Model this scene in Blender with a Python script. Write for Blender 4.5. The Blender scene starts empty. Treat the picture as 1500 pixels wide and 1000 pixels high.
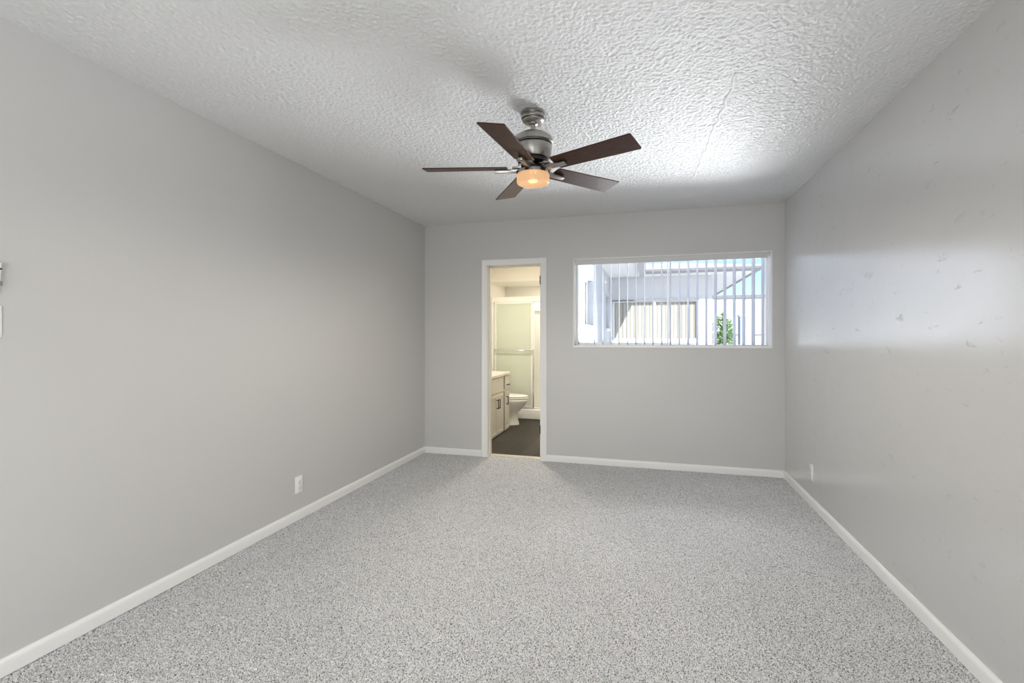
import bpy, bmesh, math, random
from mathutils import Vector, Matrix
import numpy as np

random.seed(7)
S = bpy.context.scene
COL = S.collection
PI = math.pi

# ------------------------------------------------------------------ camera
YAW = math.atan(196 / 705)
cam_d = bpy.data.cameras.new('camera')
cam_d.sensor_width = 36
cam_d.lens = 705 / 1500 * 36
cam_d.shift_y = -9 / 1500
cam_d.clip_start = 0.02
cam = bpy.data.objects.new('camera', cam_d)
COL.objects.link(cam)
cam.location = (0, 0, 1.26)
cam.rotation_euler = (PI / 2, 0, YAW)
S.camera = cam

# ------------------------------------------------------------------ world / sun / daylight / exposure
W = bpy.data.worlds.new('sky')
S.world = W
W.use_nodes = True
wn = W.node_tree
for n in list(wn.nodes):
    wn.nodes.remove(n)
w_out = wn.nodes.new('ShaderNodeOutputWorld')
w_bg = wn.nodes.new('ShaderNodeBackground')
w_sky = wn.nodes.new('ShaderNodeTexSky')
w_sky.sky_type = 'NISHITA'
w_sky.sun_disc = False
w_sky.sun_elevation = math.radians(35)
w_sky.sun_rotation = math.radians(160)
w_sky.dust_density = 0.8
w_sky.ozone_density = 3.0
w_bg.inputs['Strength'].default_value = 0.19
wn.links.new(w_sky.outputs[0], w_bg.inputs['Color'])
wn.links.new(w_bg.outputs[0], w_out.inputs['Surface'])

def light(name, typ, loc, energy, color=(1, 1, 1), target=None, **kw):
    d = bpy.data.lights.new(name, typ)
    d.energy = energy
    d.color = color
    for k, v in kw.items():
        setattr(d, k, v)
    o = bpy.data.objects.new(name, d)
    COL.objects.link(o)
    o.location = loc
    if target is not None:
        o.rotation_euler = (Vector(target) - Vector(loc)).to_track_quat('-Z', 'Y').to_euler()
    return o

XR_ = 1.186
SUN = (-0.37, 1.0, -0.75)
light('sun', 'SUN', (3, -6, 9), 7.5, (1, 0.965, 0.91), target=(3 + SUN[0], -6 + SUN[1], 9 + SUN[2]), angle=math.radians(0.6))
# added fill light outside the made-up glazed door behind the camera
light('rear_fill_light', 'AREA', (-0.55, -2.42, 1.25), 42, (0.96, 0.98, 1.0), target=(-0.55, 3, 1.25),
      shape='RECTANGLE', size=2.5, size_y=1.9)
# added fill light, no fixture, low in the room behind the camera
light('low_fill_light', 'POINT', (-0.6, -0.75, 0.93), 53, (1.0, 0.985, 0.955), shadow_soft_size=0.16)
# added area lights out of view, standing in for sunlight off the paving
light('courtyard_fill', 'AREA', (1.6, 8.0, 0.3), 210, (0.985, 0.99, 1.0), target=(0.0, 4.75, 1.75), shape='RECTANGLE', size=3.0, size_y=1.2, spread=math.radians(62))
light('near_courtyard_fill', 'AREA', (1.5, 6.25, 0.0), 10, (0.985, 0.99, 1.0), target=(0.5, 4.8, 1.9), shape='RECTANGLE', size=2.8, size_y=1.1, spread=math.radians(56))
# added area light above the courtyard, brightening the carpet through the window
light('courtyard_sky_fill', 'AREA', (1.2, 7.5, 4.6), 45, (0.96, 0.98, 1.0), target=(0.3, 4.8, 1.6), shape='RECTANGLE', size=3.0, size_y=2.4, spread=math.radians(55))
# bathroom ceiling lamp's light (the fixture hangs over the vanity, out of view)
light('bathroom_lamp_light', 'AREA', (-1.55, 5.75, 2.36), 30, (1.0, 0.925, 0.80), target=(-1.55, 5.75, 0), shape='DISK', size=0.3)
p = light('window_sky_portal', 'AREA', (0.195, 4.95, 1.58), 1, target=(0.195, 0, 1.58), shape='RECTANGLE', size=1.76, size_y=0.86)
p.data.cycles.is_portal = True

S.view_settings.view_transform = 'Standard'
S.view_settings.look = 'None'
S.view_settings.exposure = 0.0
S.view_settings.gamma = 1.0
S.view_settings.use_curve_mapping = False
S.cycles.max_bounces = 10
S.cycles.diffuse_bounces = 6
S.cycles.transparent_max_bounces = 24
S.cycles.caustics_reflective = False
S.cycles.caustics_refractive = False
S.cycles.sample_clamp_indirect = 6.0
try:
    S.cycles.use_denoising = True
except Exception:
    pass

# ------------------------------------------------------------------ helpers
class MB:
    """collects shapes into one mesh"""
    def __init__(s):
        s.bm = bmesh.new()
    def box(s, x0, x1, y0, y1, z0, z1, bevel=0.0, seg=2, mat=None):
        t = bmesh.new()
        bmesh.ops.create_cube(t, size=1)
        for v in t.verts:
            v.co = Vector((x0 + (v.co.x + .5) * (x1 - x0), y0 + (v.co.y + .5) * (y1 - y0), z0 + (v.co.z + .5) * (z1 - z0)))
        if bevel:
            bmesh.ops.bevel(t, geom=t.edges[:], offset=bevel, segments=seg, profile=0.5, affect='EDGES')
        s._merge(t, mat)
        return s
    def _merge(s, t, mat=None):
        if mat is not None:
            t.transform(mat)
        me = bpy.data.meshes.new('tmp')
        t.to_mesh(me)
        t.free()
        s.bm.from_mesh(me)
        bpy.data.meshes.remove(me)
    def lathe(s, prof, n=48, c=(0, 0, 0), mat=None, sx=1, sy=1):
        t = bmesh.new()
        rings = []
        for r, z in prof:
            if r < 1e-6:
                rings.append([t.verts.new((c[0], c[1], c[2] + z))])
            else:
                rings.append([t.verts.new((c[0] + sx * r * math.cos(2 * PI * i / n), c[1] + sy * r * math.sin(2 * PI * i / n), c[2] + z)) for i in range(n)])
        for a, b in zip(rings, rings[1:]):
            for i in range(n):
                j = (i + 1) % n
                if len(a) == 1 and len(b) == 1:
                    continue
                if len(a) == 1:
                    t.faces.new((a[0], b[i], b[j]))
                elif len(b) == 1:
                    t.faces.new((a[i], a[j], b[0]))
                else:
                    t.faces.new((a[i], a[j], b[j], b[i]))
        bmesh.ops.recalc_face_normals(t, faces=t.faces[:])
        s._merge(t, mat)
        return s
    def tube(s, pts, r, n=12, cap=True):
        t = bmesh.new()
        pts = [Vector(q) for q in pts]
        rings = []
        up = None
        for i, q in enumerate(pts):
            d = (pts[min(i + 1, len(pts) - 1)] - pts[max(i - 1, 0)]).normalized()
            if up is None:
                up = d.orthogonal().normalized()
            up = (up - d * up.dot(d)).normalized()
            sd = d.cross(up)
            rr = r[i] if isinstance(r, (list, tuple)) else r
            rings.append([t.verts.new(q + up * rr * math.cos(2 * PI * k / n) + sd * rr * math.sin(2 * PI * k / n)) for k in range(n)])
        for a, b in zip(rings, rings[1:]):
            for k in range(n):
                t.faces.new((a[k], a[(k + 1) % n], b[(k + 1) % n], b[k]))
        if cap:
            t.faces.new(rings[0][::-1])
            t.faces.new(rings[-1])
        bmesh.ops.recalc_face_normals(t, faces=t.faces[:])
        s._merge(t)
        return s
    def prism(s, poly, h, mat=None, bevel=0.0):
        """polygon in xy extruded from z=0 to h"""
        t = bmesh.new()
        vs = [t.verts.new((x, y, 0)) for x, y in poly]
        f = t.faces.new(vs)
        r = bmesh.ops.extrude_face_region(t, geom=[f])
        bmesh.ops.translate(t, verts=[v for v in r['geom'] if isinstance(v, bmesh.types.BMVert)], vec=(0, 0, h))
        bmesh.ops.recalc_face_normals(t, faces=t.faces[:])
        if bevel:
            bmesh.ops.bevel(t, geom=t.edges[:], offset=bevel, segments=2, profile=0.5, affect='EDGES')
        s._merge(t, mat)
        return s
    def loft(s, rings, cap=True):
        t = bmesh.new()
        rs = [[t.verts.new(q) for q in r] for r in rings]
        n = len(rs[0])
        for a, b in zip(rs, rs[1:]):
            for k in range(n):
                t.faces.new((a[k], a[(k + 1) % n], b[(k + 1) % n], b[k]))
        if cap:
            t.faces.new(rs[0][::-1])
            t.faces.new(rs[-1])
        bmesh.ops.recalc_face_normals(t, faces=t.faces[:])
        s._merge(t)
        return s
    def build(s, name, m, parent=None, smooth=None):
        me = bpy.data.meshes.new(name)
        s.bm.to_mesh(me)
        s.bm.free()
        me.materials.append(m)
        o = bpy.data.objects.new(name, me)
        COL.objects.link(o)
        if parent is not None:
            o.parent = parent
        if smooth is not None:
            for q in me.polygons:
                q.use_smooth = True
            me.set_sharp_from_angle(angle=math.radians(smooth))
        return o

def tag(o, label=None, cat=None, group=None, kind=None):
    if label: o['label'] = label
    if cat: o['category'] = cat
    if group: o['group'] = group
    if kind: o['kind'] = kind
    return o

def empty(name, loc, rz=0, **kw):
    o = bpy.data.objects.new(name, None)
    o.empty_display_size = 0.05
    COL.objects.link(o)
    o.location = loc
    o.rotation_euler = (0, 0, rz)
    return tag(o, **kw)

# ------------------------------------------------------------------ materials
def mat(name, col, rough=0.5, metal=0.0, spec=0.5, **kw):
    m = bpy.data.materials.new(name)
    m.use_nodes = True
    b = m.node_tree.nodes['Principled BSDF']
    b.inputs['Base Color'].default_value = (*col, 1)
    b.inputs['Roughness'].default_value = rough
    b.inputs['Metallic'].default_value = metal
    b.inputs['Specular IOR Level'].default_value = spec
    for k, v in kw.items():
        b.inputs[k].default_value = v
    return m

def nodes(m):
    return m.node_tree.nodes, m.node_tree.links, m.node_tree.nodes['Principled BSDF']

def add_noise(m, scale, detail=2.0, coord='Object', vec_scale=None, rough=0.5):
    N, L, b = nodes(m)
    tc = N.new('ShaderNodeTexCoord')
    n = N.new('ShaderNodeTexNoise')
    n.inputs['Scale'].default_value = scale
    n.inputs['Detail'].default_value = detail
    n.inputs['Roughness'].default_value = rough
    if vec_scale:
        mp = N.new('ShaderNodeMapping')
        mp.inputs['Scale'].default_value = vec_scale
        L.new(tc.outputs[coord], mp.inputs['Vector'])
        L.new(mp.outputs[0], n.inputs['Vector'])
    else:
        L.new(tc.outputs[coord], n.inputs['Vector'])
    return n

def ramp(m, src, stops):
    N, L, b = nodes(m)
    r = N.new('ShaderNodeValToRGB')
    e = r.color_ramp.elements
    while len(e) < len(stops):
        e.new(0.5)
    for el, (p_, c) in zip(e, stops):
        el.position = p_
        el.color = (*c, 1) if len(c) == 3 else c
    L.new(src, r.inputs['Fac'])
    return r

def bump(m, src, strength, dist, prev=None):
    N, L, b = nodes(m)
    q = N.new('ShaderNodeBump')
    q.inputs['Strength'].default_value = strength
    q.inputs['Distance'].default_value = dist
    L.new(src, q.inputs['Height'])
    if prev is not None:
        L.new(prev.outputs[0], q.inputs['Normal'])
    L.new(q.outputs[0], b.inputs['Normal'])
    return q

def wall_paint(name, col, rough, scuffs=False):
    m = mat(name, col, rough)
    N, L, b = nodes(m)
    n1 = add_noise(m, 2.2, 3)
    b1 = bump(m, n1.outputs['Fac'], 0.5, 0.012)
    n2 = add_noise(m, 160, 2)
    b2 = bump(m, n2.outputs['Fac'], 0.12, 0.002, b1)
    if scuffs:
        # sparse trowel marks left in the plaster
        n3 = add_noise(m, 9.0, 6, vec_scale=(1, 1.0, 2.2), rough=0.62)
        r3 = ramp(m, n3.outputs['Fac'], [(0.635, (0, 0, 0)), (0.75, (1, 1, 1))])
        b3 = bump(m, r3.outputs['Color'], 0.75, 0.005, b2)
    return m

M = {}
M['wall'] = wall_paint('greige wall paint', (0.60, 0.593, 0.580), 0.42)
M['wall_r'] = wall_paint('greige wall paint with trowel marks', (0.60, 0.593, 0.580), 0.22, True)
for _k, _v in (('Specular IOR Level', 0.9), ('Coat Weight', 1.0), ('Coat Roughness', 0.2)):
    nodes(M['wall_r'])[2].inputs[_k].default_value = _v
M['trim'] = mat('white trim enamel', (0.88, 0.875, 0.86), 0.32)
M['bath_wall'] = mat('cream bathroom paint', (0.74, 0.71, 0.64), 0.5)
n = add_noise(M['bath_wall'], 120, 2); bump(M['bath_wall'], n.outputs['Fac'], 0.1, 0.002)

# stucco ceiling
m = mat('sprayed stucco ceiling', (0.70, 0.70, 0.695), 0.5, spec=0.22)
M['ceil'] = m
N, L, b = nodes(m)
tc = N.new('ShaderNodeTexCoord')
nz = N.new('ShaderNodeTexNoise'); nz.inputs['Scale'].default_value = 88; nz.inputs['Detail'].default_value = 3.0; nz.inputs['Roughness'].default_value = 0.55
L.new(tc.outputs['Object'], nz.inputs['Vector'])
rr = ramp(m, nz.outputs['Fac'], [(0.40, (0, 0, 0)), (0.60, (1, 1, 1))])
bump(m, rr.outputs['Color'], 0.35, 0.004)

# carpet
m = mat('speckled grey carpet', (0.5, 0.48, 0.47), 0.95, spec=0.1)
M['carpet'] = m
N, L, b = nodes(m)
n1 = add_noise(m, 210, 2.0, rough=0.65)
r1 = ramp(m, n1.outputs['Fac'], [(0.39, (0.015, 0.0145, 0.016)), (0.465, (0.62, 0.61, 0.612)), (0.60, (0.88, 0.872, 0.88))])  # near-black stop paints the shade between tufts; the grey speckle is the carpet's own
n2 = add_noise(m, 1.3, 3.0)
r2 = ramp(m, n2.outputs['Fac'], [(0.3, (0.90, 0.90, 0.90)), (0.7, (1, 1, 1))])
mx = N.new('ShaderNodeMix'); mx.data_type = 'RGBA'; mx.blend_type = 'MULTIPLY'; mx.inputs['Factor'].default_value = 1
L.new(r1.outputs['Color'], mx.inputs['A']); L.new(r2.outputs['Color'], mx.inputs['B'])
L.new(mx.outputs['Result'], b.inputs['Base Color'])
b.inputs['Sheen Weight'].default_value = 0.6
b.inputs['Sheen Roughness'].default_value = 0.6

# dark vinyl planks
m = mat('dark vinyl plank', (0.03, 0.025, 0.022), 0.6, spec=0.2)
M['plank'] = m
N, L, b = nodes(m)
tc = N.new('ShaderNodeTexCoord')
mp = N.new('ShaderNodeMapping'); mp.inputs['Rotation'].default_value = (0, 0, PI / 2)
L.new(tc.outputs['Object'], mp.inputs['Vector'])
br = N.new('ShaderNodeTexBrick')
br.inputs['Scale'].default_value = 1.0
br.inputs['Brick Width'].default_value = 1.1
br.inputs['Row Height'].default_value = 0.16
br.inputs['Mortar Size'].default_value = 0.002
br.inputs['Color1'].default_value = (0.038, 0.031, 0.026, 1)
br.inputs['Color2'].default_value = (0.065, 0.055, 0.045, 1)
br.inputs['Mortar'].default_value = (0.02, 0.018, 0.016, 1)
L.new(mp.outputs[0], br.inputs['Vector'])
ng = add_noise(m, 9, 5, vec_scale=(9, 0.8, 1))
rg = ramp(m, ng.outputs['Fac'], [(0.3, (0.6, 0.6, 0.6)), (0.7, (1.15, 1.15, 1.15))])
mx = N.new('ShaderNodeMix'); mx.data_type = 'RGBA'; mx.blend_type = 'MULTIPLY'; mx.inputs['Factor'].default_value = 1
L.new(br.outputs['Color'], mx.inputs['A']); L.new(rg.outputs['Color'], mx.inputs['B'])
L.new(mx.outputs['Result'], b.inputs['Base Color'])

# metals, fan wood
M['nickel'] = mat('brushed nickel', (0.40, 0.38, 0.355), 0.30, 1.0)
n = add_noise(M['nickel'], 60, 2, vec_scale=(1, 1, 14)); bump(M['nickel'], n.outputs['Fac'], 0.06, 0.001)
M['chrome'] = mat('polished chrome', (0.78, 0.77, 0.75), 0.16, 1.0)
M['black'] = mat('black metal', (0.018, 0.017, 0.016), 0.4, 0.5)
M['bronze'] = mat('dark bronze metal', (0.06, 0.05, 0.045), 0.32, 1.0)
m = mat('espresso wood blade', (0.055, 0.022, 0.013), 0.40, spec=0.22)
M['blade'] = m
n = add_noise(m, 14, 5, vec_scale=(1.2, 16, 16))
r = ramp(m, n.outputs['Fac'], [(0.3, (0.022, 0.009, 0.006)), (0.55, (0.052, 0.020, 0.011)), (0.75, (0.085, 0.034, 0.018))])
nodes(m)[1].new(r.outputs['Color'], nodes(m)[2].inputs['Base Color'])

# lamp glass
m = bpy.data.materials.new('lit amber frosted glass')
m.use_nodes = True
M['lampglass'] = m
N, L = m.node_tree.nodes, m.node_tree.links
for q in list(N): N.remove(q)
o_ = N.new('ShaderNodeOutputMaterial')
tr = N.new('ShaderNodeBsdfTranslucent'); tr.inputs['Color'].default_value = (0.10, 0.075, 0.05, 1)
df = N.new('ShaderNodeBsdfPrincipled'); df.inputs['Base Color'].default_value = (0.45, 0.36, 0.26, 1); df.inputs['Roughness'].default_value = 0.3
em = N.new('ShaderNodeEmission'); em.inputs['Color'].default_value = (1.0, 0.56, 0.27, 1); em.inputs['Strength'].default_value = 0.50
mxs = N.new('ShaderNodeMixShader'); mxs.inputs[0].default_value = 0.6
ad = N.new('ShaderNodeAddShader')
L.new(tr.outputs[0], mxs.inputs[1]); L.new(df.outputs[0], mxs.inputs[2])
tp = N.new('ShaderNodeBsdfTransparent'); tp.inputs['Color'].default_value = (1, 0.95, 0.9, 1)
mx2 = N.new('ShaderNodeMixShader'); mx2.inputs[0].default_value = 0.22
L.new(mxs.outputs[0], mx2.inputs[1]); L.new(tp.outputs[0], mx2.inputs[2])
L.new(mx2.outputs[0], ad.inputs[0]); L.new(em.outputs[0], ad.inputs[1]); L.new(ad.outputs[0], o_.inputs['Surface'])
M['bulb'] = mat('glowing bulb', (1, 0.8, 0.5), 0.5)
nodes(M['bulb'])[2].inputs['Emission Color'].default_value = (1, 0.72, 0.42, 1)
nodes(M['bulb'])[2].inputs['Emission Strength'].default_value = 14.0

def thin_glass(name, tint=(1, 1, 1), refl=1.0):
    m = bpy.data.materials.new(name)
    m.use_nodes = True
    N, L = m.node_tree.nodes, m.node_tree.links
    for q in list(N): N.remove(q)
    o_ = N.new('ShaderNodeOutputMaterial')
    t = N.new('ShaderNodeBsdfTransparent'); t.inputs['Color'].default_value = (*tint, 1)
    g = N.new('ShaderNodeBsdfGlossy'); g.inputs['Roughness'].default_value = 0.02
    fr = N.new('ShaderNodeFresnel'); fr.inputs['IOR'].default_value = 1.2
    mx = N.new('ShaderNodeMixShader')
    L.new(fr.outputs[0], mx.inputs[0]); L.new(t.outputs[0], mx.inputs[1]); L.new(g.outputs[0], mx.inputs[2])
    L.new(mx.outputs[0], o_.inputs['Surface'])
    return m
M['glass'] = thin_glass('window glass', (0.97, 0.985, 1.0))

m = bpy.data.materials.new('obscure shower glass')
m.use_nodes = True
M['frost'] = m
N, L = m.node_tree.nodes, m.node_tree.links
for q in list(N): N.remove(q)
o_ = N.new('ShaderNodeOutputMaterial')
tr = N.new('ShaderNodeBsdfTranslucent'); tr.inputs['Color'].default_value = (0.88, 0.92, 0.84, 1)
df = N.new('ShaderNodeBsdfPrincipled'); df.inputs['Base Color'].default_value = (0.77, 0.80, 0.72, 1); df.inputs['Roughness'].default_value = 0.35
mxs = N.new('ShaderNodeMixShader'); mxs.inputs[0].default_value = 0.6
L.new(tr.outputs[0], mxs.inputs[1]); L.new(df.outputs[0], mxs.inputs[2]); L.new(mxs.outputs[0], o_.inputs['Surface'])

M['plastic'] = mat('white wall plate plastic', (0.88, 0.88, 0.87), 0.35)
M['shadow_gap'] = mat('unlit gap between cabinet fronts', (0.006, 0.006, 0.006), 0.9)
M['slot'] = mat('dark socket slot', (0.03, 0.03, 0.03), 0.6)
m = bpy.data.materials.new('vinyl blind vane')
m.use_nodes = True
M['vane'] = m
N, L, b = nodes(m)
b.inputs['Base Color'].default_value = (0.46, 0.48, 0.53, 1); b.inputs['Roughness'].default_value = 0.5
tr = N.new('ShaderNodeBsdfTranslucent'); tr.inputs['Color'].default_value = (0.74, 0.76, 0.80, 1)
mxs = N.new('ShaderNodeMixShader'); mxs.inputs[0].default_value = 0.14
L.new(b.outputs[0], mxs.inputs[1]); L.new(tr.outputs[0], mxs.inputs[2])
L.new(mxs.outputs[0], N['Material Output'].inputs['Surface'])
M['rail'] = mat('white blind headrail', (0.66, 0.66, 0.65), 0.4)
M['porcelain'] = mat('white porcelain', (0.80, 0.78, 0.73), 0.12)
M['vanity'] = mat('greige cabinet paint', (0.64, 0.60, 0.53), 0.4)
M['counter'] = mat('beige countertop', (0.66, 0.61, 0.53), 0.25)
M['shower_white'] = mat('white shower surround', (0.80, 0.79, 0.75), 0.25)
M['frame_white'] = mat('white aluminium frame', (0.78, 0.77, 0.74), 0.3)

# outdoors
def stucco(name, col):
    m = mat(name, col, 0.85, spec=0.2)
    n = add_noise(m, 45, 3)
    bump(m, n.outputs['Fac'], 0.3, 0.01)
    return m
M['stucco'] = stucco('white outdoor stucco', (0.62, 0.63, 0.65))
M['stucco_wing_shaded'] = stucco('white wing stucco darkened for shade', (0.56, 0.58, 0.62))  # same white stucco, made darker and bluer to stand for shade
M['soffit'] = mat('white soffit boards', (0.78, 0.78, 0.77), 0.7)
M['gutter'] = mat('grey painted gutter', (0.20, 0.20, 0.22), 0.45)
M['fascia'] = mat('pale grey fascia', (0.40, 0.40, 0.41), 0.6)
M['roofing'] = stucco('pale gravel roofing', (0.62, 0.61, 0.60))
M['paving'] = stucco('concrete paving', (0.72, 0.71, 0.69))
m = mat('closed cream vertical blinds', (0.42, 0.40, 0.35), 0.7)
M['far_blind'] = m
N, L, b = nodes(m)
tc = N.new('ShaderNodeTexCoord')
wv = N.new('ShaderNodeTexWave'); wv.wave_type = 'BANDS'; wv.bands_direction = 'X'
wv.inputs['Scale'].default_value = 3.9; wv.inputs['Distortion'].default_value = 0.6; wv.inputs['Detail'].default_value = 1.0
L.new(tc.outputs['Object'], wv.inputs['Vector'])
r = ramp(m, wv.outputs['Color'], [(0.0, (0.24, 0.225, 0.19)), (0.35, (0.33, 0.32, 0.28)), (1.0, (0.38, 0.375, 0.335))])
L.new(r.outputs['Color'], b.inputs['Base Color'])
M['dark_glass'] = mat('shaded window pane', (0.30, 0.33, 0.38), 0.15)
M['leaf'] = mat('green leaves', (0.10, 0.20, 0.05), 0.7)
M['bluegrey'] = mat('blue grey painted metal', (0.36, 0.42, 0.52), 0.5)

# ------------------------------------------------------------------ room dimensions
XL, XR, YB, YR, H = -2.298, 1.186, 4.75, -2.1, 2.44
DX0, DX1, DZ = -1.583, -1.016, 1.985       # door opening
WX0, WX1, WZ0, WZ1 = -0.685, 1.079, 1.152, 2.008   # window opening
T = 0.12

def struct(name, mb, m, smooth=None):
    return tag(mb.build(name, m, smooth=smooth), kind='structure')

# floor: tufted carpet pile, a height field with gaps between tufts
def carpet_mesh():
    step = 0.0046
    xs = np.arange(XL, XR + step, step)
    ys = np.arange(0.78, YB + 0.06, step)
    nx, ny = len(xs), len(ys)
    rng = np.random.default_rng(3)
    hgt = rng.random((ny, nx))
    hgt = (hgt - hgt.mean()) / hgt.std()
    z = np.clip(hgt, -2.4, 1.5) * 0.0033 - 0.004
    X, Y = np.meshgrid(xs, ys)
    X = X + rng.normal(0, step * 0.18, X.shape)
    Y = Y + rng.normal(0, step * 0.18, Y.shape)
    co = np.stack([X, Y, z], -1).reshape(-1, 3).astype(np.float32)
    i = np.arange(ny - 1)[:, None] * nx + np.arange(nx - 1)[None, :]
    f = np.stack([i, i + 1, i + nx + 1, i + nx], -1).reshape(-1, 4).astype(np.int32)
    me = bpy.data.meshes.new('floor')
    me.vertices.add(len(co)); me.vertices.foreach_set('co', co.ravel())
    me.loops.add(f.size); me.loops.foreach_set('vertex_index', f.ravel())
    me.polygons.add(len(f))
    me.polygons.foreach_set('loop_start', np.arange(0, f.size, 4, dtype=np.int32))
    me.polygons.foreach_set('use_smooth', np.ones(len(f), dtype=bool))
    me.update(calc_edges=True)
    # the rest of the floor, behind the camera
    bm = bmesh.new(); bm.from_mesh(me)
    q = [bm.verts.new(c) for c in ((XL, YR, -0.004), (XR, YR, -0.004), (XR, 0.78, -0.004), (XL, 0.78, -0.004))]
    bm.faces.new(q)
    bm.to_mesh(me); bm.free()
    me.materials.append(M['carpet'])
    o = bpy.data.objects.new('floor', me)
    COL.objects.link(o)
    return tag(o, kind='structure')
carpet_mesh()

struct('subfloor', MB().box(XL - T, XR + T, YR - T, YB + T, -0.15, -0.02), M['paving'])
def ceiling_mesh():
    """sprayed stucco: lumps a centimetre or so across standing a few millimetres proud of the slab"""
    step = 0.0046
    xs = np.arange(XL - 0.01, XR + 0.01 + step, step)
    ys = np.arange(0.85, YB + 0.01 + step, step)
    nx, ny = len(xs), len(ys)
    rng = np.random.default_rng(9)
    h = rng.random((ny, nx))
    for ax in (0, 1):
        h = 0.25 * np.roll(h, 1, ax) + 0.5 * h + 0.25 * np.roll(h, -1, ax)
    h = (h - h.mean()) / h.std()
    g = rng.random((ny, nx))
    g = (g - .5) * 0.9
    z = H - 0.001 - 0.00130 * (np.clip(h + g, -1.6, 1.8) + 1.6)
    edge = np.minimum(np.minimum(np.arange(ny)[:, None], ny - 1 - np.arange(ny)[:, None]), np.minimum(np.arange(nx)[None, :], nx - 1 - np.arange(nx)[None, :]))
    X, Y = np.meshgrid(xs, ys)
    co = np.stack([X, Y, z], -1).reshape(-1, 3).astype(np.float32)
    i = np.arange(ny - 1)[:, None] * nx + np.arange(nx - 1)[None, :]
    f = np.stack([i, i + nx, i + nx + 1, i + 1], -1).reshape(-1, 4).astype(np.int32)
    me = bpy.data.meshes.new('ceiling')
    me.vertices.add(len(co)); me.vertices.foreach_set('co', co.ravel())
    me.loops.add(f.size); me.loops.foreach_set('vertex_index', f.ravel())
    me.polygons.add(len(f))
    me.polygons.foreach_set('loop_start', np.arange(0, f.size, 4, dtype=np.int32))
    me.polygons.foreach_set('use_smooth', np.ones(len(f), dtype=bool))
    me.update(calc_edges=True)
    slab = MB().box(XL - T, XR + T, YR - T, YB + T, H, H + 0.12)
    slab.bm.from_mesh(me)
    slab.bm.to_mesh(me)
    slab.bm.free()
    me.materials.append(M['ceil'])
    o = bpy.data.objects.new('ceiling', me)
    COL.objects.link(o)
    return tag(o, kind='structure')
ceiling_mesh()
# patched seam: a low irregular ridge across the stucco
_r = np.random.default_rng(5)
_p = [(0.398 + (0.350 - 0.398) * t + _r.normal(0, 0.006), 2.35 + 1.45 * t) for t in np.linspace(0, 1, 40)]
_rings = []
for (px_, py_) in _p:
    w_ = _r.uniform(0.010, 0.022); h_ = _r.uniform(0.0010, 0.0022)
    _rings.append([Vector((px_ - w_, py_, H + 0.004)), Vector((px_ - w_ * .5, py_, H - 0.004 - h_)), Vector((px_ + w_ * .5, py_, H - 0.004 - h_)), Vector((px_ + w_, py_, H + 0.004))])
_mb = MB(); _mb.loft(_rings)
struct('ceiling_seam', _mb, M['ceil'], 60)
struct('wall_left', MB().box(XL - T, XL, YR - T, YB + T, -0.02, H), M['wall'])
struct('wall_right', MB().box(XR, XR + T, YR - T, YB + T, -0.02, H), M['wall_r'])
mb = MB()
mb.box(XL, DX0, YB, YB + T, -0.02, H).box(DX0, DX1, YB, YB + T, DZ, H).box(DX1, WX0, YB, YB + T, -0.02, H)
mb.box(WX0, WX1, YB, YB + T, -0.02, WZ0).box(WX0, WX1, YB, YB + T, WZ1, H).box(WX1, XR, YB, YB + T, -0.02, H)
bmesh.ops.remove_doubles(mb.bm, verts=mb.bm.verts[:], dist=1e-5)
struct('wall_back', mb, M['wall'])
mb = MB()
RX0, RX1, RZ = -1.85, 0.75, 2.08
mb.box(XL, RX0, YR - T, YR, -0.02, H).box(RX1, XR, YR - T, YR, -0.02, H).box(RX0, RX1, YR - T, YR, RZ, H)
struct('wall_front', mb, M['wall'])

# baseboards: rounded top profile swept along the wall
def baseboard(name, a, b, nrm):
    """a, b: ends on the wall line; nrm: into the room"""
    a, b, nrm = Vector((*a, 0)), Vector((*b, 0)), Vector((*nrm, 0))
    hh, tt = 0.064, 0.016
    prof = [(0, 0.0)] + [(tt, 0.0)] + [(tt, hh - 0.022)]
    for i in range(1, 9):
        t = i / 8 * PI / 2
        prof.append((tt - 0.016 * (1 - math.cos(t)), hh - 0.022 + 0.022 * math.sin(t)))
    prof = prof[:-1] + [(0, hh)]
    mb = MB()
    mb.loft([[a + nrm * u + Vector((0, 0, v)) for u, v in prof], [b + nrm * u + Vector((0, 0, v)) for u, v in prof]])
    return struct(name, mb, M['trim'], 30)
CW = 0.062   # casing width
baseboard('baseboard_left', (XL, YR), (XL, YB), (1, 0))
baseboard('baseboard_right', (XR, YB), (XR, YR), (-1, 0))
o = baseboard('baseboard_back', (XL + 0.016, YB), (DX0 - CW - 0.004, YB), (0, -1))
o = baseboard('baseboard_back', (DX1 + CW - 0.004, YB), (XR - 0.016, YB), (0, -1))

# ------------------------------------------------------------------ door opening: casing, jamb, hinges, leaf swung into the bathroom
def casing_profile(w):
    return [(0, 0), (0, 0.010), (0.006, 0.014), (w * .55, 0.015), (w * .68, 0.019), (w - .006, 0.020), (w, 0.015), (w, 0)]
mb = MB()
pr = casing_profile(CW)
def ring(pt, out):
    return [Vector((pt[0] + out[0] * u, YB - v, pt[1] + out[1] * u)) for u, v in pr]
RV = 0.004
x0, x1 = DX0 - 0.002, DX1 - RV
mb.loft([ring((x0, -0.01), (-1, 0)), ring((x0, DZ - RV), (-1, 1)), ring((x1, DZ - RV), (1, 1)), ring((x1, -0.01), (1, 0))])
casing = struct('trim_1', mb, M['trim'], 25)
mb = MB()
mb.box(DX0 - 0.001, DX0 + 0.004, YB - 0.002, YB + T + 0.004, -0.02, DZ)
mb.box(DX1 - 0.006, DX1 + 0.001, YB - 0.002, YB + T + 0.004, -0.02, DZ)
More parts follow.
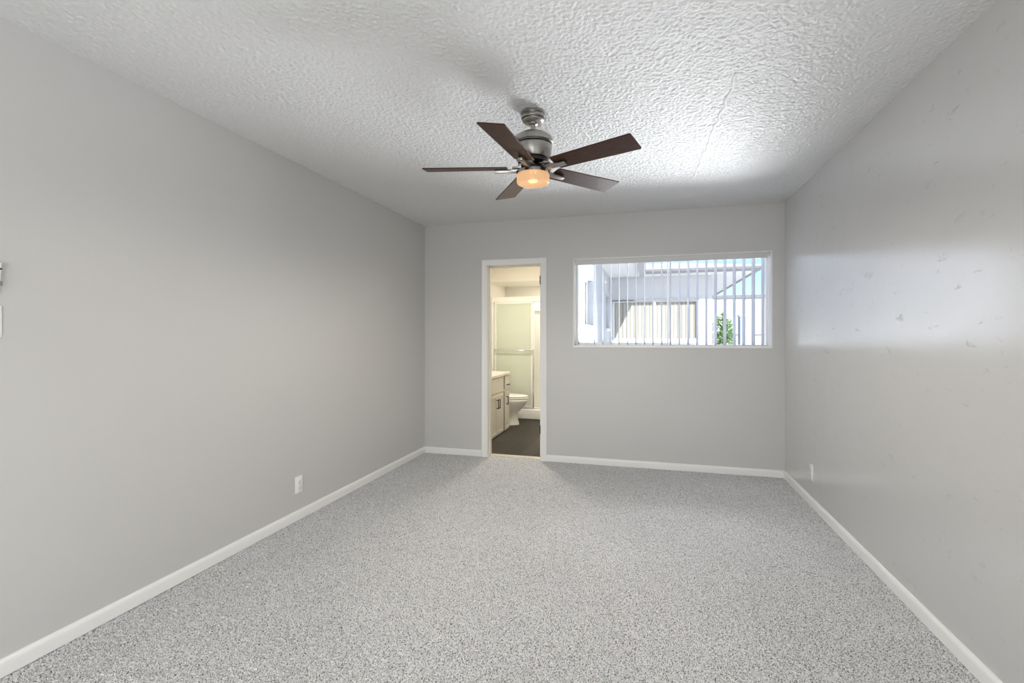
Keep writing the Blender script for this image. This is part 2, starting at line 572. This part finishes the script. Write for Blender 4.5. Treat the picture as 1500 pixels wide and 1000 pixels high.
mb.box(DX0, DX1, YB - 0.002, YB + T + 0.004, DZ - 0.006, DZ + 0.001)
# door stop
mb.box(DX0 + 0.004, DX0 + 0.015, YB + 0.035, YB + 0.075, -0.02, DZ - 0.006)
mb.box(DX0 + 0.004, DX1 - 0.006, YB + 0.035, YB + 0.075, DZ - 0.018, DZ - 0.006)
jamb = struct('trim_2', mb, M['bath_wall'])
mb = MB()
mb.box(DX1 - 0.040, DX1 - 0.006, YB + T + 0.012, YB + T + 0.60, 0.012, DZ - 0.012, 0.002)
leaf = struct('door_1', mb, M['trim'])
def hinge(z):
    mb = MB()
    mb.tube([(DX1 - 0.034, YB + T + 0.004, z - 0.045), (DX1 - 0.034, YB + T + 0.004, z + 0.045)], 0.009, 12)
    mb.box(DX1 - 0.034, DX1 - 0.005, YB + T - 0.002, YB + T + 0.003, z - 0.044, z + 0.044)
    o = mb.build('hinge', M['black'], leaf)
    return o
for z in (1.83, 0.285):
    hinge(z)
struct('threshold', MB().box(DX0, DX1, YB + 0.045, YB + T + 0.01, -0.02, 0.003, 0.002), M['counter'])

# ------------------------------------------------------------------ window
win = tag(empty('window_1', ((WX0 + WX1) / 2, YB + T, WZ0)), kind='structure')
def local(parent, *a):
    return a
wx, wz = (WX0 + WX1) / 2, WZ0
hw, wh = (WX1 - WX0) / 2, WZ1 - WZ0
def frame_ring(mb, x0, x1, z0, z1, y0, y1, w):
    mb.box(x0, x0 + w, y0, y1, z0, z1, 0.002).box(x1 - w, x1, y0, y1, z0, z1, 0.002)
    mb.box(x0 + w, x1 - w, y0, y1, z0, z0 + w, 0.002).box(x0 + w, x1 - w, y0, y1, z1 - w, z1, 0.002)
mb = MB(); frame_ring(mb, -hw, hw, 0, wh, -0.025, 0.02, 0.022)
mb.build('window_frame', M['frame_white'], win)
mb = MB(); frame_ring(mb, -hw + 0.02, 0.018, 0.02, wh - 0.02, -0.004, 0.012, 0.018)
mb.build('sash', M['frame_white'], win)
mb = MB().box(-hw + 0.03, hw - 0.02, 0.003, 0.006, 0.03, wh - 0.03)
mb.build('pane', M['glass'], win)
# white lining of the recess with a thin lip on the wall face
mb = MB()
y0, y1 = YB - 0.004, YB + T - 0.025
mb.box(WX0 - 0.006, WX0 + 0.004, y0, y1, WZ0 - 0.006, WZ1 + 0.006)
mb.box(WX1 - 0.004, WX1 + 0.006, y0, y1, WZ0 - 0.006, WZ1 + 0.006)
mb.box(WX0 + 0.004, WX1 - 0.004, y0 - 0.003, y1, WZ0 - 0.008, WZ0 + 0.006)
mb.box(WX0 + 0.004, WX1 - 0.004, y0, y1, WZ1 - 0.003, WZ1 + 0.006)
struct('trim_3', mb, M['trim'])

# vertical blind
bl = empty('vertical_blind', (wx, YB + 0.05, WZ1 - 0.004), label='white vertical blind with its vanes turned open across the bright window', cat='window blind')
mb = MB()
mb.box(-hw + 0.012, hw - 0.030, -0.046, -0.040, -0.052, 0.0, 0.001)
mb.box(-hw + 0.012, hw - 0.030, -0.040, 0.030, -0.030, -0.004, 0.002)
mb.build('headrail', M['rail'], bl)
NV = 22
pitch = 0.0795
xs0 = -hw + 0.035
vb = None
for i in range(NV):
    x = xs0 + i * pitch
    if vb is None:
        # gently curved strip, 82 mm wide, 1.5 mm thick, standing on its edge across the window
        mb = MB()
        wv_, ln = 0.080, wh - 0.052
        prof = []
        K = 8
        for k in range(K + 1):
            t = (k / K - .5) * wv_
            prof.append((0.005 * (1 - (2 * t / wv_) ** 2), t))
        back = [(a + 0.0012, b_) for a, b_ in prof[::-1]]
        poly = prof + back
        mb.prism(poly, -ln)
        vb = mb.build('vane', M['vane'], bl, 40)
        v = vb
    else:
        v = vb.copy()
        COL.objects.link(v)
        v.parent = bl
    v.location = (x, 0.0, -0.032)
    a = 0.15 + random.uniform(-0.035, 0.035)
    v.rotation_euler = (0, 0, a)

# ------------------------------------------------------------------ ceiling fan
FX, FY = -0.575, 2.484
fan = empty('ceiling_fan', (FX, FY, H), label='five-blade ceiling fan with dark wood blades and a lit amber glass light', cat='ceiling fan')
def z_(z):
    return z - H
mb = MB()
mb.lathe([(0.0, z_(2.44)), (0.064, z_(2.44)), (0.065, z_(2.437)), (0.065, z_(2.428)), (0.0635, z_(2.426)), (0.056, z_(2.4255)), (0.056, z_(2.419)), (0.0615, z_(2.4185)), (0.063, z_(2.416)), (0.063, z_(2.406)), (0.0605, z_(2.402)),
          (0.051, z_(2.401)), (0.051, z_(2.398)), (0.0555, z_(2.3975)), (0.0555, z_(2.390)), (0.048, z_(2.383)), (0.034, z_(2.380)), (0.0, z_(2.380))], 64)
mb.build('canopy', M['nickel'], fan, 25)
mb = MB()
mb.lathe([(0.0, z_(2.385)), (0.026, z_(2.385)), (0.024, z_(2.374)), (0.014, z_(2.368)), (0.0125, z_(2.365)), (0.0125, z_(2.335)), (0, z_(2.335))], 32)
mb.build('downrod', M['nickel'], fan, 25)
mb = MB()
mb.lathe([(0.0, z_(2.341)), (0.024, z_(2.341)), (0.028, z_(2.339)), (0.034, z_(2.334)), (0.062, z_(2.325)), (0.088, z_(2.312)), (0.101, z_(2.301)), (0.106, z_(2.290)), (0.107, z_(2.272)),
          (0.104, z_(2.269)), (0.099, z_(2.268)), (0.099, z_(2.266))], 72)
mb.lathe([(0.097, z_(2.258)), (0.101, z_(2.256)), (0.1015, z_(2.252)), (0.100, z_(2.235)), (0.095, z_(2.205)), (0.088, z_(2.190)), (0.070, z_(2.184)), (0.0, z_(2.184))], 72)
housing = mb.build('motor_housing', M['nickel'], fan, 25)
mb = MB()
mb.lathe([(0.0985, z_(2.268)), (0.0985, z_(2.255))], 72)
mb.build('band', M['black'], housing, 30)
mb = MB()
mb.lathe([(0.0, z_(2.186)), (0.078, z_(2.186)), (0.080, z_(2.180)), (0.080, z_(2.168)), (0.060, z_(2.160)), (0.048, z_(2.150)), (0.046, z_(2.132)), (0.0, z_(2.132))], 48)
hub = mb.build('hub', M['bronze'], fan, 25)
TH0, BR, BW, BP, BZ = -2.915, 0.577, 0.132, -0.21, 2.143
blade0 = iron0 = None
for k in range(5):
    th = TH0 + k * 2 * PI / 5
    if blade0 is None:
        mb = MB()
        # long board widening slightly to a square tip, small corner radius
        w0, w1, r0, r1, c = 0.108, BW, 0.135, BR + 0.002, 0.006
        poly = [(r0 + c, -w0 / 2), (r1 - c, -w1 / 2), (r1, -w1 / 2 + c), (r1, w1 / 2 - c), (r1 - c, w1 / 2), (r0 + c, w0 / 2), (r0, w0 / 2 - 0.02), (r0, -w0 / 2 + 0.02)]
        mb.prism(poly, 0.006, bevel=0.001)
        blade0 = mb.build('blade', M['blade'], fan)
        mb = MB()
        # flat arm from the hub ending in a square bar under the blade
        mb.box(0.045, 0.12, -0.014, 0.014, -0.012, 0.0, 0.003)
        mb.box(0.085, 0.205, -0.0135, 0.0135, -0.020, -0.001, 0.004)
        mb.prism([(0.06, -0.03), (0.11, -0.018), (0.11, 0.018), (0.06, 0.03)], 0.008, mat=Matrix.Translation((0, 0, 0.004)), bevel=0.002)
        mb.tube([(0.065, 0, 0.0), (0.065, 0, 0.026)], 0.014, 14)
        iron0 = mb.build('blade_iron', M['nickel'], fan, 30)
        bo, io = blade0, iron0
    else:
        bo, io = blade0.copy(), iron0.copy()
        for o in (bo, io):
            COL.objects.link(o)
            o.parent = fan
    Rm = Matrix.Rotation(th, 4, 'Z') @ Matrix.Rotation(BP, 4, 'X')
    bo.matrix_local = Matrix.Translation((0, 0, z_(BZ) - 0.003)) @ Rm
    io.matrix_local = Matrix.Translation((0, 0, z_(BZ) - 0.003)) @ Matrix.Rotation(th, 4, 'Z') @ Matrix.Rotation(BP * 0.8, 4, 'X')
mb = MB()
mb.lathe([(0.0, z_(2.134)), (0.050, z_(2.134)), (0.074, z_(2.130)), (0.081, z_(2.126)), (0.082, z_(2.108)), (0.078, z_(2.107)), (0.0, z_(2.112))], 64)
fit = mb.build('light_fitter', M['nickel'], fan, 25)
for k in range(6):
    a = k * PI / 3 + 0.35
    mb = MB().box(0.079, 0.0845, -0.009, 0.009, z_(2.128), z_(2.111), 0.0015, mat=Matrix.Rotation(a, 4, 'Z'))
    mb.build('clip', M['bronze'], fit)
mb = MB()
mb.lathe([(0.079, z_(2.111)), (0.0855, z_(2.110)), (0.0865, z_(2.105)), (0.0865, z_(2.072)), (0.084, z_(2.064)), (0.078, z_(2.0605)), (0.070, z_(2.0605)), (0.062, z_(2.065)), (0.0, z_(2.065)),
          (0.0, z_(2.068)), (0.062, z_(2.068)), (0.078, z_(2.070)), (0.083, z_(2.076)), (0.083, z_(2.105)), (0.079, z_(2.107))], 64)
shade = mb.build('lamp_shade', M['lampglass'], fan, 40)
mb = MB()
mb.lathe([(0.0, z_(2.069)), (0.016, z_(2.070)), (0.026, z_(2.075)), (0.022, z_(2.081)), (0.010, z_(2.085)), (0, z_(2.086))], 24)
mb.build('bulb', M['bulb'], shade, 60)
MB().lathe([(0.0, z_(2.084)), (0.011, z_(2.085)), (0.012, z_(2.112)), (0.0, z_(2.112))], 20).build('socket', M['porcelain'], shade, 60)
light('fan_downlight', 'SPOT', (FX, FY, 2.05), 53.0, (1, 0.95, 0.85), target=(FX, FY, 0), shadow_soft_size=0.0, spot_size=math.radians(179), spot_blend=0.55)  # added spot below the shade, lifts the far half of the room
light('fan_lamp_light', 'POINT', (FX, FY, 2.098), 0.8, (1, 0.72, 0.42), shadow_soft_size=0.015)

# ------------------------------------------------------------------ wall plates
def outlet(name, loc, rz, label, cat='wall outlet'):
    t = empty(name, loc, rz, label=label, cat=cat, group='wall outlets near the baseboard')
    MB().box(-0.035, 0.035, -0.007, 0.0, -0.0575, 0.0575, 0.003).build('cover_plate', M['plastic'], t, 40)
    for zc in (0.0205, -0.0205):
        mb = MB()
        mb.lathe([(0, 0.010), (0.0165, 0.010), (0.0172, 0.0095), (0.0172, 0.006)], 32, mat=Matrix.Translation((0, 0, zc)) @ Matrix.Rotation(PI / 2, 4, 'X'))
        rc = mb.build('receptacle', M['plastic'], t, 40)
        mb = MB()
        mb.box(-0.0075, -0.0052, -0.0105, -0.0095, zc - 0.003, zc + 0.006)
        mb.box(0.0052, 0.0075, -0.0105, -0.0095, zc - 0.002, zc + 0.006)
        mb.lathe([(0, 0.0105), (0.0028, 0.0105), (0.0028, 0.0095)], 12, mat=Matrix.Translation((0, 0, zc - 0.0085)) @ Matrix.Rotation(PI / 2, 4, 'X'))
        mb.build('slot', M['slot'], rc)
    mb = MB()
    mb.lathe([(0, 0.0088), (0.003, 0.0085), (0.0035, 0.007)], 12, mat=Matrix.Rotation(PI / 2, 4, 'X'))
    mb.build('screw', M['nickel'], t)
    return t
outlet('wall_outlet', (XL, 2.79, 0.238), PI / 2, 'white double wall outlet with dark slots low on the wall past the thermostat')
outlet('wall_outlet', (XR, 4.03, 0.248), -PI / 2, 'small white wall outlet low on the glossy wall near the window corner')

sw = empty('light_switch', (XL, 1.174, 1.311), PI / 2, label='white light switch plate on the wall directly below the thermostat', cat='light switch')
MB().box(-0.035, 0.035, -0.007, 0, -0.0585, 0.0585, 0.003).build('cover_plate', M['plastic'], sw, 40)
MB().box(-0.006, 0.006, -0.016, -0.006, -0.011, 0.011, 0.002, mat=Matrix.Rotation(0.25, 4, 'X')).build('toggle', M['plastic'], sw)
th = empty('thermostat', (XL, 1.166, 1.470), PI / 2, label='small white thermostat on the wall above the light switch', cat='thermostat')
mb = MB()
mb.loft([[Vector((-0.036, 0, -0.056)), Vector((0.036, 0, -0.056)), Vector((0.036, 0, 0.058)), Vector((-0.036, 0, 0.058))],
         [Vector((-0.036, -0.006, -0.056)), Vector((0.036, -0.006, -0.056)), Vector((0.036, -0.012, 0.058)), Vector((-0.036, -0.012, 0.058))],
         [Vector((-0.030, -0.010, -0.054)), Vector((0.030, -0.010, -0.054)), Vector((0.030, -0.028, 0.054)), Vector((-0.030, -0.028, 0.054))]])
mb.build('body', M['plastic'], th)
MB().box(0.028, 0.034, -0.026, -0.008, -0.028, -0.012, 0.001).build('lever', M['gutter'], th)
MB().box(0.012, 0.033, -0.027, -0.012, 0.030, 0.036, 0.001).build('dial_mark', M['slot'], th)

# ------------------------------------------------------------------ bathroom shell
BX0, BX1, BY0, BY1 = XL, -0.87, YB + T, 7.83
SY = 7.03      # shower front
struct('floor_bathroom', MB().box(BX0 - T, BX1 + 0.05, BY0, BY1 + T, -0.10, 0.0), M['plank'])
struct('ceiling_bathroom', MB().box(BX0 - T, BX1, BY0, BY1 + T, H, H + 0.12), M['bath_wall'])
struct('wall_bathroom_left', MB().box(BX0 - T, BX0, BY0, BY1 + T, 0, H), M['bath_wall'])
struct('wall_bathroom_back', MB().box(BX0, BX1, BY1, BY1 + T, 0, H), M['bath_wall'])
struct('wall_bathroom_right', MB().box(BX1 - 0.02, BX1, BY0, BY1, 0, H), M['bath_wall'])
struct('wall_bathroom_front', MB().box(BX0, DX0 - 0.005, BY0, BY0 + 0.006, 0, H).box(DX1 + 0.005, BX1, BY0, BY0 + 0.006, 0, H).box(DX0 - 0.005, DX1 + 0.005, BY0, BY0 + 0.006, DZ, H), M['bath_wall'])
struct('soffit', MB().box(BX0, BX1 - 0.02, SY, BY1, 2.075, H), M['bath_wall'])

# shower: surround, curb, frame with sliding obscure-glass panel
sh = empty('shower_enclosure', (BX0, SY, 0), label='shower stall behind the toilet with sliding frosted glass in a white frame', cat='shower')
mb = MB()
w = BX1 - 0.02 - BX0
mb.box(0.0, 0.012, 0.0, 0.80, 0.0, 1.80).box(w - 0.012, w, 0.0, 0.80, 0.0, 1.80).box(0.012, w - 0.012, 0.788, 0.80, 0.0, 1.80)
mb.box(0.012, w - 0.012, 0.74, 0.788, 1.66, 1.69, 0.006)
mb.build('surround', M['shower_white'], sh)
MB().box(0.0, w, 0.0, 0.10, 0.0, 0.148, 0.012, 3).box(0.0, w, 0.10, 0.80, 0.0, 0.05).build('curb', M['shower_white'], sh, 30)
mb = MB()
mb.box(0.0, w, 0.015, 0.085, 1.765, 1.845, 0.006)
mb.box(0.0, 0.045, 0.02, 0.08, 0.148, 1.765, 0.003).box(w - 0.045, w, 0.02, 0.08, 0.148, 1.765, 0.003)
mb.box(0.0, w, 0.03, 0.07, 0.148, 0.172, 0.003)
mb.build('door_frame', M['frame_white'], sh)
def shower_panel(x0, x1, y):
    mb = MB().box(x0 + 0.02, x1 - 0.02, y - 0.003, y + 0.003, 0.20, 1.735)
    g = mb.build('glass_panel', M['frost'], sh)
    mb = MB(); frame_ring(mb, x0, x1, 0.174, 1.765, y - 0.011, y + 0.011, 0.026)
    mb.build('panel_frame', M['frame_white'], g)
    return g
g = shower_panel(0.062, 0.662, 0.026)
mb = MB()
mb.tube([(0.072, 0.012, 1.035), (0.072, -0.030, 1.035), (0.078, -0.036, 1.035), (0.646, -0.036, 1.035), (0.652, -0.030, 1.035), (0.652, 0.012, 1.035)], 0.009, 12)
mb.build('towel_bar', M['chrome'], g, 60)
shower_panel(0.075, 0.675, 0.062)
mb = MB().box(0.664, 0.684, 0.012, 0.03, 0.174, 1.05, 0.002)
mb.build('edge_seal', M['chrome'], g)

light('shower_fill_light', 'AREA', (-1.25, SY + 0.42, 2.07), 13, (1.0, 0.94, 0.84), target=(-1.25, SY + 0.42, 0), shape='DISK', size=0.16)  # added light under the soffit, brightens the shower interior
# vanity
VX = -1.80
vy0, vy1 = 5.44, 6.285
va = empty('vanity_cabinet', (VX, vy0, 0), label='greige bathroom vanity cabinet with black pulls inside the doorway', cat='cabinet')
dpt = VX - BX0 - 0.003
L_ = vy1 - vy0
mb = MB()
mb.box(-dpt, -0.016, 0, L_, 0.0, 0.735).box(-0.018, -0.001, 0.0, L_, 0.0, 0.735)
mb.build('carcass', M['vanity'], va)
def panel(y0, y1, z0, z1, name):
    mb = MB()
    mb.box(0.0, 0.012, y0, y1, z0, z1, 0.002)
    b_ = 0.04 if (z1 - z0) > 0.3 and (y1 - y0) > 0.15 else 0.0
    if b_:
        mb.box(0.010, 0.018, y0, y0 + b_, z0, z1, 0.002).box(0.010, 0.018, y1 - b_, y1, z0, z1, 0.002)
        mb.box(0.010, 0.018, y0 + b_, y1 - b_, z0, z0 + b_, 0.002).box(0.010, 0.018, y0 + b_, y1 - b_, z1 - b_, z1, 0.002)
    else:
        mb.box(0.010, 0.018, y0, y1, z0, z1, 0.002)
    return mb.build(name, M['vanity'], va)
def pull(door, y, z0, z1, horizontal=False):
    mb = MB()
    x = 0.018
    if horizontal:
        mb.box(x + 0.020, x + 0.030, y - 0.045, y + 0.045, z0, z0 + 0.010, 0.001)
        mb.box(x, x + 0.022, y - 0.043, y - 0.033, z0, z0 + 0.010).box(x, x + 0.022, y + 0.033, y + 0.043, z0, z0 + 0.010)
    else:
        mb.box(x + 0.020, x + 0.030, y - 0.005, y + 0.005, z0, z1, 0.001)
        mb.box(x, x + 0.022, y - 0.005, y + 0.005, z0 + 0.002, z0 + 0.012).box(x, x + 0.022, y - 0.005, y + 0.005, z1 - 0.012, z1 - 0.002)
    mb.build('handle', M['black'], door)
d = panel(0.020, 0.293, 0.015, 0.520, 'door'); pull(d, 0.262, 0.345, 0.46)
d = panel(0.297, 0.565, 0.015, 0.520, 'door'); pull(d, 0.330, 0.345, 0.46)
panel(0.020, 0.565, 0.545, 0.725, 'drawer_front')
MB().box(-0.002, 0.004, 0.568, 0.632, 0.0, 0.520).box(-0.002, 0.004, 0.590, 0.626, 0.56, 0.70).build('gap', M['shadow_gap'], va)  # solid near-black strip painted in for the shade of an open gap
d = panel(0.634, 0.842, 0.015, 0.520, 'door'); pull(d, 0.690, 0.345, 0.455)
d = panel(0.634, 0.842, 0.545, 0.725, 'drawer'); pull(d, 0.74, 0.60, 0, True)
ct = MB().box(BX0 + 0.002, VX + 0.030, vy0 - 0.01, vy1 + 0.012, 0.735, 0.768, 0.004).box(BX0 + 0.002, BX0 + 0.02, vy0 - 0.01, vy1 + 0.012, 0.768, 0.86, 0.003).build('countertop', M['counter'])
tag(ct, 'beige slab countertop lying on the bathroom vanity', 'countertop')

# toilet, bowl pointing out from the wall past the vanity
to = empty('toilet', (BX0 + 0.002, 6.585, 0), label='white toilet with closed lid beside the far end of the vanity', cat='toilet')
mb = MB()
mb.box(0.005, 0.205, -0.22, 0.22, 0.37, 0.70, 0.03, 4)
mb.build('tank', M['porcelain'], to, 40)
MB().box(0.0, 0.212, -0.228, 0.228, 0.70, 0.735, 0.012, 3).build('tank_lid', M['porcelain'], to, 40)
def oval(cx, rx, ry, z, n=40, back=None):
    out = []
    for i in range(n):
        a = 2 * PI * i / n
        x = cx + rx * math.cos(a)
        y = ry * math.sin(a) * (1.0 - 0.10 * math.cos(a))
        if back is not None and x < back: x = back
        out.append(Vector((x, y, z)))
    return out
mb = MB()
mb.loft([oval(0.385, 0.185, 0.105, 0.0), oval(0.385, 0.183, 0.103, 0.03), oval(0.38, 0.165, 0.090, 0.10), oval(0.385, 0.16, 0.092, 0.16), oval(0.40, 0.20, 0.13, 0.22),
         oval(0.42, 0.245, 0.168, 0.29), oval(0.435, 0.258, 0.182, 0.335), oval(0.437, 0.260, 0.184, 0.362), oval(0.437, 0.25, 0.176, 0.370)])
mb.build('bowl', M['porcelain'], to, 60)
mb = MB()
mb.loft([oval(0.44, 0.252, 0.180, 0.374), oval(0.44, 0.262, 0.188, 0.377), oval(0.44, 0.262, 0.188, 0.386), oval(0.44, 0.256, 0.182, 0.390)])
mb.build('seat', M['porcelain'], to, 40)
mb = MB()
mb.loft([oval(0.438, 0.250, 0.178, 0.395), oval(0.438, 0.259, 0.185, 0.398), oval(0.438, 0.259, 0.185, 0.408), oval(0.438, 0.245, 0.172, 0.416), oval(0.438, 0.16, 0.11, 0.419)])
mb.build('lid', M['porcelain'], to, 40)
MB().box(0.195, 0.215, -0.19, -0.12, 0.63, 0.645, 0.004).build('flush_handle', M['chrome'], to)

# ------------------------------------------------------------------ the house outside: courtyard wing (the bathroom's outer wall), roof
XW = -0.75
def recessed_wall(mb, x0, x1, ya, yb, za, zb, wins):
    """wall slab with rectangular openings (y0,y1,z0,z1)"""
    cur = ya
    for (a, b_, c, d_) in wins:
        mb.box(x0, x1, cur, a, za, zb).box(x0, x1, a, b_, za, c).box(x0, x1, a, b_, d_, zb)
        cur = b_
    mb.box(x0, x1, cur, yb, za, zb)
wins = [(6.14, 7.24, 1.40, 2.07), (9.50, 10.35, 1.40, 2.05)]
mb = MB(); recessed_wall(mb, BX1, XW, BY0, 10.62, -0.1, 2.55, wins)
struct('wall_courtyard', mb, M['stucco_wing_shaded'])
for i, (a, b_, c, d_) in enumerate(wins):
    wd = tag(empty('window_%d' % (i + 2), (BX1 + 0.06, a, c)), kind='structure')
    MB().box(-0.055, -0.05, 0, b_ - a, 0, d_ - c).build('pane', M['dark_glass'], wd)
    mb = MB()
    for y in (0.0, (b_ - a) / 2 - 0.012, b_ - a - 0.024):
        mb.box(-0.05, -0.02, y, y + 0.024, 0, d_ - c)
    mb.box(-0.05, -0.02, 0, b_ - a, 0, 0.024).box(-0.05, -0.02, 0, b_ - a, d_ - c - 0.024, d_ - c)
    mb.build('window_frame', M['frame_white'], wd)
    MB().box(-0.02, 0.085, -0.04, b_ - a + 0.04, -0.05, 0.0, 0.004).build('window_sill', M['soffit'], wd)
# wing eave: soffit, fascia gutter along its edge
mb = MB()
mb.box(XW, -0.11, YB + T + 0.5, 10.55, 2.50, 2.54)
struct('soffit', mb, M['soffit'])
GY1 = 9.95
mb = MB()
mb.loft([[Vector((-0.115, y, 2.42)), Vector((-0.045, y, 2.42)), Vector((0.0, y, 2.50)), Vector((0.0, y, 2.57)), Vector((-0.115, y, 2.57))] for y in (YB + T + 0.55, GY1)])
struct('trim_4', mb, M['fascia'])
mb = MB()
mb.box(-3.2, 2.2, -7.5, YB + T + 0.12, 2.58, 2.66)  # unseen overhang carried far past the rear wall to keep sun out
mb.box(-3.2, -0.06, YB + T + 0.12, 10.6, 2.58, 2.66)
struct('roof', mb, M['roofing'])
struct('wall_rear_outside', MB().box(XR + T, 2.0, 2.0, YB + T, -0.1, 2.55), M['stucco'])
struct('ground', MB().box(-14, 30, -14, 60, -0.30, -0.16), M['paving'])

# glazed door behind the camera, made up to let the rear fill in
rd = tag(empty('added_rear_door', (RX0, YR - 0.06, 0)), kind='structure')
mb = MB(); frame_ring(mb, 0, RX1 - RX0, 0, RZ, -0.03, 0.03, 0.05)
mb.box((RX1 - RX0) / 2 - 0.03, (RX1 - RX0) / 2 + 0.03, -0.02, 0.02, 0.05, RZ - 0.05)
mb.build('door_frame', M['frame_white'], rd)
MB().box(0.05, RX1 - RX0 - 0.05, -0.003, 0.003, 0.05, RZ - 0.05).build('pane', M['glass'], rd)

# ------------------------------------------------------------------ neighbouring building across the courtyard
NY, NX1 = 10.60, 1.317
nb = empty('neighboring_building', (0, NY, -0.16), label='white single-storey building across the courtyard with a wide window under its eave', cat='building')
OZ = 0.16
nwx0, nwx1, nwz0, nwz1 = -0.687, 1.045, 1.16 + OZ, 2.0 + OZ
mb = MB()
mb.box(XW - 0.1, nwx0, 0, 0.2, 0, 2.68).box(nwx1, NX1, 0, 0.2, 0, 2.68).box(nwx0, nwx1, 0, 0.2, 0, nwz0).box(nwx0, nwx1, 0, 0.2, nwz1, 2.68)
mb.box(NX1 - 0.2, NX1, 0.2, 6.6, 0, 2.68)
mb.build('wall', M['stucco'], nb)
mb = MB(); frame_ring(mb, nwx0, nwx1, nwz0, nwz1, 0.02, 0.07, 0.035)
xc = (nwx0 + nwx1) / 2
mb.box(xc - 0.022, xc + 0.022, 0.015, 0.06, nwz0, nwz1)
wf = mb.build('window_frame', M['frame_white'], nb)
MB().box(nwx0 + 0.03, nwx1 - 0.03, 0.09, 0.10, nwz0 + 0.03, nwz1 - 0.03).build('blind', M['far_blind'], nb)
MB().box(nwx0 - 0.05, nwx1 + 0.05, -0.05, 0.03, nwz0 - 0.06, nwz0, 0.004).build('window_sill', M['soffit'], nb)
MB().box(nwx0 - 0.01, nwx1 + 0.01, -0.025, 0.02, nwz1 - 0.012, nwz1 + 0.018).build('window_head', M['gutter'], nb)
mb = MB()
mb.box(-0.11, 2.02, -0.58, 0.0, 2.662, 2.688).box(NX1, 2.02, 0.0, 7.2, 2.662, 2.688)
mb.build('soffit', M['soffit'], nb)
mb = MB()
gz = 2.625
def gut(p_, nrm):
    u = Vector(nrm)
    return [p_ + Vector((0, 0, 0.0)), p_ + u * 0.06, p_ + u * 0.11 + Vector((0, 0, 0.06)), p_ + u * 0.11 + Vector((0, 0, 0.085)), p_ + Vector((0, 0, 0.085))]
mb.loft([gut(Vector((0.0, -0.58, gz + 0.02)), (0, -1, 0)), gut(Vector((2.02, -0.58, gz + 0.02)), (0.9, -1, 0)), gut(Vector((2.02, 7.2, gz + 0.02)), (1, 0, 0))])
mb.build('gutter', M['gutter'], nb)
mb = MB()
mb.loft([[Vector((-0.02, -0.68, 2.69)), Vector((2.12, -0.68, 2.69)), Vector((2.12, 7.3, 2.69)), Vector((-0.02, 7.3, 2.69))],
         [Vector((-0.02, -0.68, 2.75)), Vector((2.12, -0.68, 2.75)), Vector((2.12, 7.3, 2.75)), Vector((-0.02, 7.3, 2.75))]])
mb.loft([[Vector((-0.02, -0.64, 2.75)), Vector((2.08, -0.64, 2.75)), Vector((2.08, 7.3, 2.75)), Vector((-0.02, 7.3, 2.75))],
         [Vector((-0.02, 1.2, 3.10)), Vector((0.9, 1.2, 3.10)), Vector((0.9, 7.3, 3.10)), Vector((-0.02, 7.3, 3.10))]])
mb.build('roof', M['roofing'], nb)
mb = MB()
mb.tube([(NX1 + 0.05, 0.05, 2.60), (NX1 + 0.05, 0.05, 2.40), (NX1 + 0.05, 0.05, 0.05)], 0.03, 10)
mb.build('downspout', M['soffit'], nb, 60)

# distant things seen past the corner
db = empty('distant_building', (6, 30, -0.16), label='long low white building far beyond the courtyard', cat='building')
MB().box(-4.5, 10, 0, 4, 0, 3.55).build('wall', M['stucco'], db)
MB().box(-4.6, 10.1, -0.1, 4.1, 3.55, 3.72).build('parapet', M['gutter'], db)
# clipped shrub and blue-grey utility cabinet beside it
rng = np.random.default_rng(11)
def shrub(loc, r, hgt, label):
    t = empty('shrub', loc, label=label, cat='shrub')
    MB().tube([(0, 0, 0), (0.03, 0.02, hgt * .5), (0, 0, hgt * .8)], [0.05, 0.04, 0.02], 8).build('stem', M['gutter'], t)
    mb = MB()
    bm = mb.bm
    for i in range(900):
        a, u = rng.uniform(0, 2 * PI), rng.uniform(-1, 1)
        q = rng.uniform(.55, 1.0)
        c = Vector((r * q * math.sqrt(1 - u * u) * math.cos(a), r * q * math.sqrt(1 - u * u) * math.sin(a), hgt * (.52 + .48 * u * q)))
        d1 = Vector(rng.normal(size=3)).normalized(); d2 = d1.orthogonal().normalized()
        s = rng.uniform(.05, .09)
        bm.faces.new([bm.verts.new(c + d1 * s), bm.verts.new(c + d2 * s * .5), bm.verts.new(c - d1 * s), bm.verts.new(c - d2 * s * .5)])
    mb.build('foliage', M['leaf'], t)
    return t
shrub((2.50, 17.6, -0.16), 0.42, 2.2, 'green shrub growing behind the neighboring building corner')
uc = empty('utility_cabinet', (3.28, 17.9, -0.16), label='tall blue grey cabinet standing outdoors beside the green shrub', cat='cabinet')
MB().box(-0.22, 0.22, -0.2, 0.2, 0, 2.05, 0.02).build('body', M['bluegrey'], uc)
MB().box(-0.25, 0.25, -0.23, 0.23, 2.05, 2.12, 0.01).build('lid', M['soffit'], uc)
gw = MB().box(2.4, 12, 20.0, 20.2, -0.16, 1.26).build('garden_wall', M['stucco'])
MB().box(2.38, 12, 19.97, 20.23, 1.26, 1.31).build('wall_cap', M['gutter'], gw)
tag(gw, 'low white garden wall in front of the distant building', 'wall', kind='structure')
